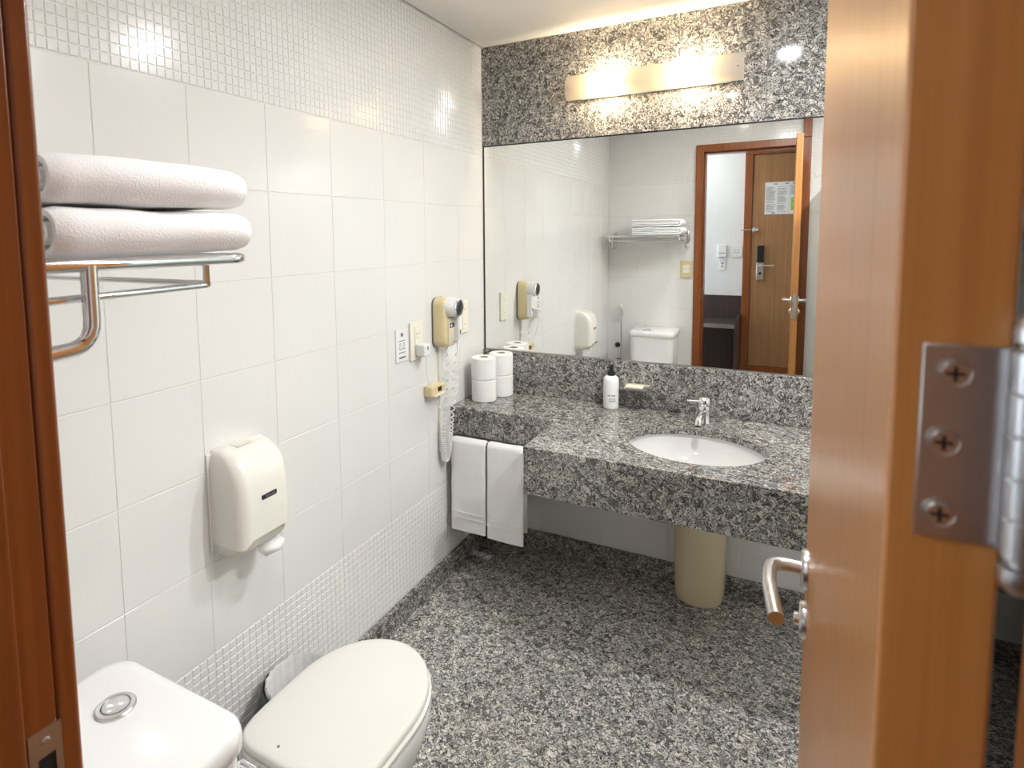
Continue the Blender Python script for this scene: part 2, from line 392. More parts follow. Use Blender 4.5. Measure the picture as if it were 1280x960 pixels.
# ------------------------------------------------------------------ bathroom door (open 90 degrees into the room)
DX0, DX1, DY0, DY1 = 1.366, 1.4035, -2.385, -1.72
dr = thing('door_1', 'honey-brown wooden bathroom door standing open, close to the camera', 'door', (DX1, DY0, 0), kind='structure')
leaf = bx('door_leaf', (DX0, DX1, DY0, DY1, .008, 2.165), WDOOR, dr, .0018, 2)
HZ = 1.098; HY = DY1-.062
def handle_set(side, par):
    s = -1 if side < 0 else 1; x = DX0 if s < 0 else DX1
    ro = MB().lathe([(.026, 0), (.026, s*.005), (.0235, s*.008), (.012, s*.0085)], (x, HY, HZ), 'x', 28).build('handle_rose', SATIN, par, 40)
    pts = [(x+s*.006, HY, HZ), (x+s*.043, HY, HZ), (x+s*.047, HY-.05, HZ+.001), (x+s*.036, HY-.128, HZ-.004)]
    MB().tube(bend(pts, .028, 7), [.0092]*2+[.0092]*12+[.0088]*2 if False else .0092, 12).build('lever', SATIN, ro, 40)
    cy = MB().lathe([(.024, 0), (.024, s*.005), (.0215, s*.008), (.009, s*.0085)], (x, HY, HZ-.072), 'x', 28).build('lock_rose', SATIN, par, 40)
    MB().lathe([(.0085, s*.008), (.0085, s*.014), (.007, s*.015)], (x, HY, HZ-.072), 'x', 16).build('key_cylinder', CHROME, cy, 40)
handle_set(-1, dr); handle_set(1, dr)
bx('latch_plate', (DX0+.008, DX1-.008, DY1-.0005, DY1+.0016, HZ-.125, HZ+.05), SATIN, dr, .0006, 1)
bx('latch_bolt', (DX0+.013, DX1-.013, DY1, DY1+.009, HZ-.012, HZ+.008), CHROME, dr, .002)
for hz, nm in ((1.470, 'hinge'), (.25, 'hinge'), (2.0, 'hinge')):
    h = bx(nm, (DX0+.0095, DX1+.0005, DY0-.0018, DY0+.0003, hz-.039, hz+.039), HINGE, dr, .0005, 1)
    for dx, dz in ((.0195, .028), (.0172, .0005), (.0172, -.0285)):
        sc = MB().lathe([(.0056, 0), (.0056, -.0012), (.0048, -.0009), (.0042, -.0026)], (DX0+dx, DY0-.0015, hz+dz), 'y', 20).build('screw', SATIN, h, 40)
        MB().box(DX0+dx-.0030, DX0+dx+.0030, DY0-.0044, DY0-.0038, hz+dz-.0007, hz+dz+.0007).box(DX0+dx-.0007, DX0+dx+.0007, DY0-.0045, DY0-.0039, hz+dz-.0030, hz+dz+.0030).build('screw_slot', BLACKP, sc)
    kx, ky = DX1+.0035, DY0-.0075
    segs = [(-.039, -.0235), (-.0232, -.0081), (-.0078, .0078), (.0081, .0232), (.0235, .039)]
    for a, b in segs:
        MB().lathe([(.0062, a), (.0068, a+.0006), (.0068, b-.0006), (.0062, b)], (kx, ky, hz), 'z', 20).build('knuckle', HINGE, h, 40)
    for s in (-1, 1):
        MB().lathe([(.0045, s*.039), (.0045, s*.0415), (.0068, s*.0425), (.0070, s*.0465), (.0058, s*.0505), (.003, s*.0528), (.0005, s*.0534)], (kx, ky, hz), 'z', 20).build('pin_tip', HINGE, h, 60)
    bx('jamb_leaf', (OX1-.0016, OX1+.0003, DY0-.036, DY0-.004, hz-.039, hz+.039), HINGE, h, .0004, 1)

# ------------------------------------------------------------------ mirror
mi = thing('wall_mirror', 'wide frameless vanity mirror with thin dark edge above the granite splashback', 'mirror', (.8, 0, .98))
bx('mirror_glass', (.009, 1.598, -.006, .004, .984, 1.977), MIRR, mi)
MB().box(.003, .0088, -.0075, .004, .980, 1.981).box(.0089, 1.60, -.0085, .004, 1.9772, 1.9815).build('edge_strip', BLACKP, mi)
MB().box(.0089, 1.60, -.0075, .004, .9795, .9838).build('bottom_strip', SATIN, mi)

# ------------------------------------------------------------------ vanity counter
vc = thing('vanity_counter', 'L-shaped grey granite vanity counter with deep apron and oval sink cutout', 'counter', (.8, -.35, .6))
SX, SY, SRX, SRY = 1.053, -.400, .238, .197
def counter_top():
    q = MB(); n = 64
    outer = [(.001, -.001), (.001, -.361), (.50, -.361), (.50, -.70), (1.60, -.70), (1.60, -.001)]
    bm = bmesh.new()
    z1, z0 = CT, CT-.03
    ell = [(SX+SRX*cos(2*pi*k/n), SY+SRY*sin(2*pi*k/n)) for k in range(n)]
    for z in (z1, z0):
        vo = [bm.verts.new((x, y, z)) for x, y in outer]; vi = [bm.verts.new((x, y, z)) for x, y in ell]
        eo = [bm.edges.new((vo[i], vo[(i+1) % 6])) for i in range(6)]; ei = [bm.edges.new((vi[i], vi[(i+1) % n])) for i in range(n)]
        bmesh.ops.triangle_fill(bm, edges=eo+ei, use_beauty=True)
        if z == z1: t = (vo, vi)
    for a, b in ((t[0], vo), (t[1], vi)):
        for i in range(len(a)): bm.faces.new((a[i], a[(i+1) % len(a)], b[(i+1) % len(a)], b[i]))
    # triangle_fill may also fill the hole: drop faces inside the ellipse
    kill = [f for f in bm.faces if abs(f.normal.z) > .9 or True]
    kill = [f for f in kill if ((f.calc_center_median().x-SX)/SRX)**2+((f.calc_center_median().y-SY)/SRY)**2 < .97 and max(abs(v.co.z-f.verts[0].co.z) for v in f.verts) < 1e-5]
    bmesh.ops.delete(bm, geom=kill, context='FACES')
    bmesh.ops.recalc_face_normals(bm, faces=bm.faces)
    be = [e for e in bm.edges if len(e.link_faces) == 2 and e.calc_face_angle(0) > .6 and all(abs(v.co.z-z1) < 1e-5 for v in e.verts)]
    bmesh.ops.bevel(bm, geom=be, offset=.003, segments=2, profile=.5, affect='EDGES')
    me = bpy.data.meshes.new('countertop'); bm.to_mesh(me); bm.free(); me.materials.append(GRAN)
    o = bpy.data.objects.new('countertop', me); COL.objects.link(o); attach(o, vc); return o
counter_top()
bx('apron', (.5015, 1.60, -.6985, -.678, .597, CT-.0305), GRAN, vc, .001, 1)
bx('side_apron', (.5015, .522, -.6775, -.364, .597, CT-.0305), GRAN, vc, .001, 1)
bx('shelf_apron', (.001, .5010, -.3595, -.339, .650, CT-.0305), GRAN, vc, .001, 1)
bx('splashback', (.001, 1.60, -.020, -.0005, CT+.0005, .9785), GRAN, vc, .0012, 1)

# basin
ba = thing('sink_basin', 'white oval undermount sink basin in the granite counter', 'sink', (SX, SY, CT-.17))
prof = [(1.045, CT-.0305), (1.03, CT-.045), (.97, CT-.08), (.86, CT-.115), (.66, CT-.142), (.36, CT-.156), (.10, CT-.160)]
inn = [[(SX+SRX*k*cos(2*pi*i/56), SY+SRY*k*sin(2*pi*i/56), z) for i in range(56)] for k, z in prof]
out = [[(SX+(SRX*k+.012)*cos(2*pi*i/56), SY+(SRY*k+.012)*sin(2*pi*i/56), z-(.012 if q else 0)) for i in range(56)] for q, (k, z) in enumerate(prof)]
MB().loft(out[::-1]+inn, True, True).build('bowl', CERAM, ba, 50)
MB().lathe([(.024, 0), (.024, .002), (.018, .003), (.017, .001), (.004, .0005)], (SX, SY, CT-.1602), 'z', 24).build('drain', CHROME, ba, 40)
MB().lathe([(.011, 0), (.011, .004), (.007, .0045)], (SX, SY+SRY*.985, CT-.078), 'y', 16).build('overflow_ring', CHROME, ba, 40)

# pedestal cover
pe = thing('pipe_cover', 'beige ceramic half-column hiding the drain pipe under the counter', 'pedestal', (1.043, -.09, 0))
rg = []
for z, k in ((.0, .93), (.004, .965), (.012, .985), (.06, 1.0), (.35, 1.03), (.74, 1.06)):
    rg.append([(1.043+.101*k*x, -.021-(.145*k)*(y), z) for x, y in [(cos(pi*i/28)*(1 if True else 0), max(0, sin(pi*i/28))**.62) for i in range(29)]] )
MB().loft(rg).build('column', BEIGE, pe, 50)

# faucet
fx, fy = 1.053, -.115
fa = thing('faucet', 'chrome single-lever basin faucet standing behind the sink', 'faucet', (fx, fy, CT))
MB().lathe([(.028, CT+.0002), (.028, CT+.006), (.025, CT+.010), (.0235, CT+.05), (.0245, CT+.066), (.022, CT+.070)], (fx, fy, 0), 'z', 28).build('body', CHROME, fa, 40)
MB().tube(bend([(fx, fy-.012, CT+.045), (fx-.004, fy-.07, CT+.052), (fx-.008, fy-.112, CT+.040), (fx-.009, fy-.120, CT+.020)], .02, 6), .0135, 16).build('spout', CHROME, fa, 40)
MB().lathe([(.0125, 0), (.0125, -.006), (.010, -.007)], (fx-.0093, fy-.122, CT+.018), 'z', 18).build('aerator', SATIN, fa, 40)
MB().lathe([(.0255, CT+.0715), (.027, CT+.078), (.0265, CT+.094), (.021, CT+.104), (.008, CT+.108)], (fx, fy, 0), 'z', 28).build('lever_cap', CHROME, fa, 50)
lv = [rrect(0, 0, .0135-.004*t, .0048-.0018*t, .0028-.0012*t, 0, 3) for t in (0, .3, .6, .85, 1)]
rg = []
for t, r in zip((0, .3, .6, .85, 1), lv):
    c = Vector((fx-.015-.048*t, fy-.018-.030*t, CT+.094+.004*t)); d = Vector((-.85, -.53, 0)).normalized(); s = Vector((d.y, -d.x, 0))
    rg.append([tuple(c+s*p[0]+Vector((0, 0, 1))*p[1]) for p in r])
MB().loft(rg).build('lever', CHROME, fa, 50)

# soap bottle
bo = thing('soap_bottle', 'white pump bottle with black pump beside the soap dish', 'bottle', (.662, -.078, CT))
bc = (.662, -.078, CT)
MB().lathe([(.029, .0005), (.0325, .004), (.0335, .012), (.0335, .128), (.031, .139), (.022, .147), (.0165, .149)], bc, 'z', 32).build('flask', WPLAST, bo, 45)
pu = MB().lathe([(.0165, .149), (.0165, .164), (.0155, .168), (.010, .170), (.0095, .185), (.0125, .187), (.0125, .196), (.009, .199)], bc, 'z', 24).build('pump', BLACKP, bo, 40)
MB().tube([(.662, -.084, CT+.1925), (.658, -.105, CT+.1925), (.656, -.116, CT+.190)], .0042, 8).build('pump_nozzle', BLACKP, pu, 40)
def on_bottle(ang, z, w, h, q):
    n = 6; r = .0337
    vs = []
    for k in range(n+1):
        a = ang+(k/n-.5)*w/r
        for zz in (z-h/2, z+h/2): vs.append((bc[0]+r*cos(a), bc[1]+r*sin(a), bc[2]+zz))
    q.add(vs, [(2*k, 2*k+2, 2*k+3, 2*k+1) for k in range(n)])
lb = MB(); A0 = radians(-70)
for z, segs, h in ((.064, ((-.013, .012), (.006, .02)), .0042), (.052, ((-.010, .006), (0, .008), (.011, .008)), .0022), (.047, ((-.008, .012), (.008, .014)), .0022), (.041, ((0, .034),), .0022), (.0375, ((0, .034),), .0014)):
    for du, w in segs: on_bottle(A0+(du+.002)/.0337, z, w*.9, h, lb)
lb.build('label_print', PRINT, bo)

# wall soap dish with soap
sd = thing('soap_dish', 'small steel soap dish fixed to the granite splashback', 'soap dish', (.76, -.02, .862))
q = MB()
q.add([(.703, -.0205, .884), (.818, -.0205, .884), (.818, -.028, .876), (.703, -.028, .876), (.818, -.085, .868), (.703, -.085, .868), (.818, -.094, .876), (.703, -.094, .876)],
      [(0, 1, 2, 3), (3, 2, 4, 5), (5, 4, 6, 7)])
so = q.build('tray', SATIN, sd); sm = so.modifiers.new('thick', 'SOLIDIFY'); sm.thickness = .0025; sm.offset = -1
bx('wall_bracket', (.745, .776, -.030, -.0205, .850, .872), SATIN, sd, .001)
tag(bx('wrapped_soap', (.722, .797, -.082, -.036, .8745, .884), SOAPP, None, .003, 2), 'pale wrapped soap bar lying in the steel soap dish', 'soap')

# toilet paper rolls
for (rx, ry, k, lab) in ((.096, -.205, 0, 'lower toilet roll of the front stack on the granite counter'), (.096, -.205, 1, 'upper toilet roll of the front stack by the left wall'),
                         (.128, -.083, 0, 'lower toilet roll of the rear stack against the splashback'), (.128, -.083, 1, 'upper toilet roll of the rear stack below the mirror corner')):
    z = CT+.0005+k*.1035
    t = thing('toilet_paper_roll', lab, 'toilet paper', (rx, ry, z), 'toilet rolls on the counter')
    MB().lathe([(.022, .0), (.054, 0), (.0578, .004), (.058, .05), (.0578, .098), (.054, .102), (.022, .1025), (.0215, .07), (.0215, .03), (.022, 0)], (rx, ry, z), 'z', 36, cap0=False, cap1=False).build('paper', PAPER, t, 40)
    MB().lathe([(.0205, .001), (.0213, .001), (.0213, .101), (.0200, .101), (.0200, .001)], (rx, ry, z), 'z', 24, cap0=False, cap1=False).build('core', CARD, t, 40)

# ------------------------------------------------------------------ fabric sheets
def sheet(path, th, e0, e1, mp, name, mat, parent, ne=16, amp=.002, fs=14, seed=0, rnd=.006):
    P = [Vector((a, b)) for a, b in path]; n = len(P); L = []; Rr = []
    for i in range(n):
        t = (P[min(i+1, n-1)]-P[max(i-1, 0)]).normalized(); nn = Vector((-t.y, t.x))
        L.append(nn); 
    rings = []
    for k in range(ne+1):
        s = k/ne; e = e0+(e1-e0)*s; d = min(s, 1-s)*abs(e1-e0); kk = min(1, .45+.55*sqrt(min(1, d/rnd)))
        ring = []
        for sg, order in ((1, range(n)), (-1, range(n-1, -1, -1))):
            for i in order:
                base = P[i]; w = amp*noise.noise(Vector((base.x*fs+seed, base.y*fs, e*fs)))
                q = base+L[i]*(sg*th/2*kk+w); ring.append(mp(q.x, q.y, e))
        rings.append(ring)
    return MB().loft(rings).build(name, mat, parent, 55)
def arc(c, r, a0, a1, n): return [(c[0]+r*cos(radians(a0+(a1-a0)*k/n)), c[1]+r*sin(radians(a0+(a1-a0)*k/n))) for k in range(n+1)]

# hanging hand towels on a bar below the shelf apron
BARZ, BARY = .634, -.392
tb = thing('towel_bar', 'thin steel bar under the counter holding two hand towels', 'towel bar', (.23, -.36, .63))
MB().tube([(.012, BARY, BARZ), (.495, BARY, BARZ)], .006, 12).build('rod', CHROME, tb, 40)
for x in (.014, .490): MB().tube(bend([(x, BARY, BARZ), (x, BARY+.012, BARZ), (x, -.352, .6495)], .01, 4), .005, 8).build('bracket', CHROME, tb, 40)
for (x0, x1, zf, zb, sd_, lab, dy) in ((.034, .203, .232, .262, 3, 'white hand towel hanging next to the left wall', .0), (.214, .383, .228, .268, 9, 'white hand towel hanging next to the granite side apron', -.003)):
    t = thing('hand_towel', lab, 'towel', ((x0+x1)/2, BARY, zf), 'hand towels on the bar')
    yf, ybk = BARY-.020+dy, BARY+.014
    zs_f = [zf+(BARZ-.004-zf)*k/22 for k in range(23)]
    path = [(yf-.006*(1-k/22), z) for k, z in enumerate(zs_f)]
    cx = (yf+ybk)/2; rr = (ybk-yf)/2
    path += [(cx-rr*cos(pi*k/10), BARZ-.004+rr*1.05*sin(pi*k/10)) for k in range(1, 10)]
    path += [(ybk, BARZ-.004-(BARZ-.004-zb)*k/20) for k in range(0, 21)]
    sheet(path, .0115, x0, x1, lambda a, b, e: (e, a, b), 'cloth', TERRY, t, 18, .003, 16, sd_)
    for zb_ in (zf+.058, zf+.083):
        sheet([(yf-.0052+.0002*k-.0062, zb_+.0012*k) for k in range(5)], .0025, x0+.002, x1-.002, lambda a, b, e: (e, a, b), 'woven_band', TERRYB, t, 12, .001, 16, sd_)

# ------------------------------------------------------------------ vanity light
vl = thing('vanity_light', 'long frosted glass wall light with two glowing bulbs above the mirror', 'light', (.806, -.012, 2.19))
LZ, LX0, LX1 = 2.190, .449, 1.163
bx('back_plate', (.50, 1.112, -.026, -.0122, LZ-.046, LZ+.046), WPLAST, vl, .003)
rings = []
for x in [LX0+(LX1-LX0)*k/24 for k in range(25)]:
    f = [(x, -.092+.024*(t*t), LZ+.0525*t) for t in [-1+2*i/12 for i in range(13)]]
    rings.append(f+[(p[0], p[1]+.004, p[2]) for p in f[::-1]])
gl = MB().loft(rings).build('glass_shade', FROST, vl, 50)
for x in (LX0+.02, LX1-.02):
    MB().lathe([(.0055, 0), (.0055, -.003), (.003, -.005)], (x, -.0925, LZ), 'y', 16).build('shade_screw', SATIN, vl, 40)
    MB().tube([(x, -.087, LZ), (x+(.05 if x < .8 else -.05), -.02, LZ)], .003, 8).build('shade_stem', SATIN, vl, 40)
for x in (.637, .971):
    MB().lathe([(.002, -.046), (.010, -.044), (.0155, -.034), (.0165, -.01), (.0155, .024), (.011, .036), (.009, .042)], (x, -.060, LZ), 'x', 20).build('bulb', BULB, vl, 60)
    MB().lathe([(.010, .042), (.011, .043), (.011, .062), (.013, .063), (.013, .074)], (x, -.060, LZ), 'x', 16).build('lamp_holder', WPLAST, vl, 40)
    bx('holder_bracket', (x+.062, x+.074, -.060, -.026, LZ-.008, LZ+.008), WPLAST, vl)

# ceiling downlight
dl = thing('ceiling_downlight', 'round recessed ceiling spotlight mirrored in the polished granite band', 'light', (1.31, -.86, ZC))
MB().lathe([(.040, -.0005), (.056, -.0005), (.056, -.004), (.050, -.006), (.040, -.004)], (1.31, -.86, ZC), 'z', 32, cap0=False, cap1=False).build('bezel', WPLAST, dl, 40)
MB().lathe([(.040, -.0005), (.040, -.002), (.0385, -.0025)], (1.31, -.86, ZC), 'z', 32).build('lens', LEDM, dl, 40)
sl = bpy.data.lights.new('downlight_beam', 'AREA'); sl.shape = 'DISK'; sl.size = .08; sl.energy = DOWN_W; sl.color = (.955, .98, 1.0)
so_ = bpy.data.objects.new('downlight_beam', sl); COL.objects.link(so_); so_.location = (1.31, -.86, ZC-.008); attach(so_, dl)
# added spotlight out of view over the shower, lights the room more evenly
d2 = thing('ceiling_downlight', 'added round recessed ceiling spotlight, out of view over the shower beyond the open door', 'light', (1.98, -1.2, ZC))
MB().lathe([(.040, -.0005), (.056, -.0005), (.056, -.004), (.050, -.006), (.040, -.004)], (1.98, -1.2, ZC), 'z', 32, cap0=False, cap1=False).build('bezel', WPLAST, d2, 40)
MB().lathe([(.040, -.0005), (.040, -.002), (.0385, -.0025)], (1.98, -1.2, ZC), 'z', 32).build('lens', LEDM, d2, 40)
sl2 = sl.copy(); sl2.energy = SHOWER_W; s2 = bpy.data.objects.new('downlight_beam', sl2); COL.objects.link(s2); s2.location = (1.98, -1.2, ZC-.008); attach(s2, d2)

# ------------------------------------------------------------------ left wall: dispenser
dp = thing('paper_towel_dispenser', 'cream plastic paper towel dispenser on the tiled wall above the toilet', 'dispenser', (0, -1.567, .69))
DYc, DH = -1.567, .088
def dsec(z, depth, hw, r, grow=0, n=8):
    pts = [(.001, DYc-hw-grow, z)]
    for k in range(n+1):
        a = radians(-90+90*k/n); pts.append((depth+grow-r+r*cos(a), DYc-hw-grow+r+r*sin(a), z))
    for k in range(n+1):
        a = radians(90*k/n); pts.append((depth+grow-r+r*cos(a), DYc+hw+grow-r+r*sin(a), z))
    pts.append((.001, DYc+hw+grow, z)); return pts
b_ = MB().loft([dsec(z, d, hw, .03) for z, d, hw in ((.712, .070, .080), (.718, .092, .085), (.735, .108, .087), (.78, .116, .087), (.80, .116, .086))])
b_.build('lower_body', DISPI, dp, 50)
rg = []
low = dsec(.742, .123, .0885, .034, .0)
rg.append([(x, y, .742+.040*(max(0, 1-((y-DYc)/.075)**2))*min(1, max(0, (x-.06)/.06))) for x, y, z in low])
for z, d, hw in ((.80, .1245, .0885), (.86, .1245, .0885), (.905, .121, .0885), (.94, .113, .0875), (.963, .100, .085), (.980, .080, .081), (.990, .056, .076), (.994, .040, .070)):
    rg.append(dsec(z, d, hw, min(.034, d*.45)))
MB().loft(rg, False, True).build('cover', DISP, dp, 60)
bx('wall_frame', (.0005, .006, DYc-.0935, DYc+.0935, .718, .985), DISP, dp, .003)
bg_ = bx('badge', (.1235, .1262, DYc-.022, DYc+.030, .858, .871), BLACKP, dp, .002)
q = MB()
for k in range(7): q.box(.1262, .1266, DYc-.009+k*.0049, DYc-.0058+k*.0049, .8615, .8675)
q.build('badge_lettering', SATIN, bg_)
MB().box(.1243, .1248, DYc-.05, DYc+.055, .8235, .8245).box(.1243, .1248, DYc+.035, DYc+.043, .8135, .8150).build('moulded_line', DISPI, dp)
bx('level_window', (.020, .052, DYc-.03, DYc+.02, .9935, .9955), DISPI, dp, .001)
def wavy(pts, name):
    return MB().add(*pts).build(name, PAPER, None, 30)
pv = [(a_, b_+.010, c_+.018) for a_, b_, c_ in ((.070, -1.580, .700), (.082, -1.515, .702), (.083, -1.578, .676), (.096, -1.532, .672), (.100, -1.500, .682), (.088, -1.560, .656), (.104, -1.520, .660))]
pt_ = MB().add(pv, [(0, 1, 3, 2), (1, 4, 3), (2, 3, 6, 5), (3, 4, 6)]).build('paper_towel', PAPER, None, 30)
sm = pt_.modifiers.new('thick', 'SOLIDIFY'); sm.thickness = .0015
tag(pt_, 'white paper towel end poking out of the cream dispenser', 'paper towel')

# card sign, sockets, hair dryer
def on_left(y0, y1, z0, z1, x0, x1): return (x0, x1, min(y0, y1), max(y0, y1), z0, z1)
cs = thing('wall_notice', 'small white printed notice plate left of the wall socket', 'sign', (0, -.74, 1.055))
bx('plate', on_left(-.785, -.700, 1.056, 1.186, .0008, .005), WPLAST, cs, .0012)
q = MB()
q.box(.005, .0053, -.752, -.736, 1.156, 1.168).box(.005, .0053, -.748, -.741, 1.167, 1.172)
for z, a, b in ((1.139, -.765, -.725), (1.1065, -.763, -.747), (1.1065, -.741, -.722), (1.092, -.766, -.722), (1.074, -.765, -.720), (1.0705, -.765, -.724)): q.box(.005, .0053, a, b, z-.0016, z+.0016)
for a in (-.761, -.735): q.box(.005, .0053, a, a+.0015, 1.108, 1.130).box(.005, .0053, a, a+.009, 1.1285, 1.130).box(.005, .0053, a+.008, a+.0095, 1.112, 1.130)
q.build('print', PRINT, cs)
ou = thing('wall_socket', 'cream double wall socket with a white charger plugged in', 'socket', (0, -.64, 1.045))
bx('cover_plate', on_left(-.689, -.593, 1.045, 1.201, .0008, .010), CREAMP, ou, .003)
ins = bx('socket_insert', on_left(-.660, -.622, 1.065, 1.181, .010, .013), CREAMP, ou, .001)
for z in (1.145, 1.095):
    q = MB()
    for dy, dz in ((-.009, .008), (.009, .008), (0, -.008)): q.lathe([(.0026, 0), (.0026, .0008)], (.0128, -.641+dy, z+dz), 'x', 10)
    q.build('socket_holes', BLACKP, ins)
ch = thing('plug_charger', 'white plug-in charger with thin cord in the cream socket', 'charger', (.01, -.63, 1.05))
bx('charger_body', on_left(-.662, -.612, 1.062, 1.113, .0145, .058), WPLAST, ch, .006, 3)
bx('indicator', on_left(-.640, -.632, 1.088, 1.102, .0575, .0588), PRINT, ch, .0005, 1)
MB().tube(spline([(.046, -.637, 1.063), (.048, -.636, 1.03), (.040, -.620, .98), (.036, -.592, .935), (.040, -.572, .917)], 8), .0018, 6).build('cord', WPLAST, ch, 40)
jb = thing('cable_clip_box', 'small cream cable box on the tiles below the hair dryer', 'cable box', (0, -.52, .86))
q = bx('shell', on_left(-.585, -.470, .872, .918, .0008, .042), YELLOWP, jb, .006, 3)
bx('jack_opening', on_left(-.536, -.505, .888, .908, .0405, .0428), BLACKP, jb, .001)
bx('front_ledge', on_left(-.572, -.482, .873, .880, .042, .050), CREAMP, jb, .002)
MB().tube(bend([(.048, -.560, .884), (.050, -.540, .818), (.050, -.490, .884)], .006, 4), .0022, 6).build('cord_loop', WPLAST, jb, 40)
p2 = thing('switch_plate', 'cream blank plate half hidden behind the hair dryer', 'switch', (0, -.23, 1.09))
bx('cover_plate', on_left(-.273, -.193, 1.094, 1.246, .0008, .010), CREAMP, p2, .003)
bx('insert', on_left(-.252, -.214, 1.112, 1.228, .010, .0125), CREAMP, p2, .001)
for dz in (1.135, 1.205): MB().lathe([(.0026, 0), (.0026, .0008)], (.0123, -.233, dz), 'x', 10).build('screw', PRINT, p2)

hd = thing('hair_dryer', 'aged cream wall hair dryer with white round nozzle and coiled cord', 'hair dryer', (0, -.44, 1.07))
def yzr(x, yc, zc, hy, hz, r): return [(x, yc+a, zc+b) for a, b, _ in rrect(0, 0, hy, hz, r, 0, 6)]
HYc, HZc = -.464, 1.178
MB().loft([yzr(x, HYc, HZc, (.0475)*k, .109*k, .030*k) for x, k in ((.001, .98), (.008, 1.0))]).build('wall_base', PRINT, hd, 40)
MB().loft([yzr(x, HYc, HZc, (.046)*k, .108*(k if k == 1 else k+.005), .032*k) for x, k in ((.008, 1), (.036, 1), (.052, .97), (.060, .92), (.063, .84))]).build('body', YELLOWP, hd, 50)
MB().loft([yzr(x, -.453, 1.137, .032*k, .062*k, .012*k) for x, k in ((.058, 1), (.067, .99), (.070, .93))]).build('front_panel', PANELP, hd, 50)
lw = bx('label_plate', on_left(-.475, -.440, 1.155, 1.175, .0695, .0712), BLACKP, hd, .001)
MB().box(.0712, .0716, -.468, -.457, 1.159, 1.171).build('label_mark', WPLAST, lw)
NY, NZ = -.462, 1.243
MB().lathe([(.036, .070), (.041, .076), (.042, .095), (.040, .124), (.0365, .138)], (-.036, NY, NZ), 'x', 32).build('nozzle', WPLAST, hd, 50)
rim = MB().lathe([(.037, .138), (.0375, .146), (.033, .149), (.031, .146)], (-.036, NY, NZ), 'x', 32, cap0=False, cap1=False).build('chrome_rim', CHROME, hd, 40)
gr = MB().lathe([(.0315, .139), (.0315, .145), (.029, .147), (.020, .1475)], (-.036, NY, NZ), 'x', 28).build('air_grille', BLACKP, hd, 40)
for r in (.012, .020, .027): MB().lathe([(r, .1478), (r+.0012, .149), (r+.0024, .1478)], (-.036, NY, NZ), 'x', 24, cap0=False, cap1=False).build('grille_ring', PRINT, gr, 40)
MB().loft([[(.078+a, -.425+b, z) for a, b, _ in rrect(0, 0, .016*k, .013*k, .007*k, 0, 4)] for z, k in ((1.215, 1.1), (1.17, 1.0), (1.10, .95), (1.092, .8))]).build('handle', WPLAST, hd, 50)
bx('handle_switch', on_left(-.4295, -.4205, 1.125, 1.142, .0925, .0955), PRINT, hd, .001)
MB().box(.001, .011, -.468, -.459, .60, 1.07).build('cable_duct', CREAMP, hd)
# coiled cord: hangs from the handle, turns at the bottom and climbs back to the body
key = [(.078, -.425, 1.092), (.072, -.420, 1.03), (.062, -.425, .90), (.048, -.436, .76), (.040, -.440, .66), (.032, -.446, .575), (.026, -.460, .560), (.024, -.470, .63), (.026, -.466, .76), (.030, -.446, .92), (.030, -.436, 1.02), (.030, -.430, 1.072)]
path = spline(key, 40); L = [0]
for a, b in zip(path, path[1:]): L.append(L[-1]+(b-a).length)
wire = []; ph = 0
for i, p in enumerate(path):
    z = p.z; dens = 1/(.0090 if z < .66 else (.0090+(z-.66)*.17 if z < .82 else .038))
    if i: 
        steps = 5 if z < .7 else 2
        for s in range(1, steps+1):
            t = s/steps; pp = path[i-1].lerp(p, t); ph += 2*pi*dens*(L[i]-L[i-1])/steps
            amp = .014 if z < .98 else .014*max(0, (1.07-z)/.09)
            wire.append((pp.x+amp*.8*sin(ph), pp.y+amp*cos(ph), pp.z))
MB().tube(wire, .0024, 5).build('coiled_cord', WPLAST, hd, 60)

# ------------------------------------------------------------------ front wall: towel rack, towels, switch, bidet spray
RX0, RX1, RZ, RY = .06, .632, 1.524, -2.052
rk = thing('towel_rack', 'chrome hotel towel shelf with lower rail on the wall over the toilet', 'towel rack', (.35, YF, RZ))
MB().tube(bend([(RX1, YF+.012, RZ), (RX1, RY, RZ), (RX0, RY, RZ), (RX0, YF+.012, RZ)], .035, 6), .0078, 14).build('frame_tube', CHROME, rk, 40)
for k in range(4): MB().tube([(RX0, -2.12-.06*k, RZ), (RX1, -2.12-.06*k, RZ)], .0045, 8).build('shelf_rod', CHROME, rk, 40)
MB().tube([(RX0, YF+.03, RZ), (RX1, YF+.03, RZ)], .006, 10).build('rear_rod', CHROME, rk, 40)
for x in (RX0, RX1):
    pl = MB().loft([[(x+a, YF+w, RZ-.01+b) for a, b, _ in rrect(0, 0, .019*k, .048*k, .018*k, 0, 5)] for w, k in ((.0005, 1), (.006, 1), (.010, .85))]).build('wall_plate', SATIN, rk, 50)
    for dz in (-.03, .03): MB().lathe([(.005, .010), (.005, .012), (.003, .0135)], (x, YF, RZ-.01+dz), 'y', 12).build('screw', CHROME, pl, 40)
    MB().tube(bend([(x, -2.283, RZ), (x, -2.283, RZ-.092), (x, YF+.006, RZ-.098)], .03, 6), .0092, 14).build('bracket_arm', CHROME, rk, 40)
MB().tube(bend([(RX1-.02, YF+.012, RZ-.040), (RX1-.02, -2.098, RZ-.036), (RX0+.02, -2.098, RZ-.036), (RX0+.02, YF+.012, RZ-.040)], .025, 6), .0048, 10).build('lower_rail', CHROME, rk, 40)
for x in (RX0+.02, RX1-.02): MB().tube([(x, -2.112, RZ), (x, -2.112, RZ-.036)], .0045, 8).build('rail_hanger', CHROME, rk, 40)
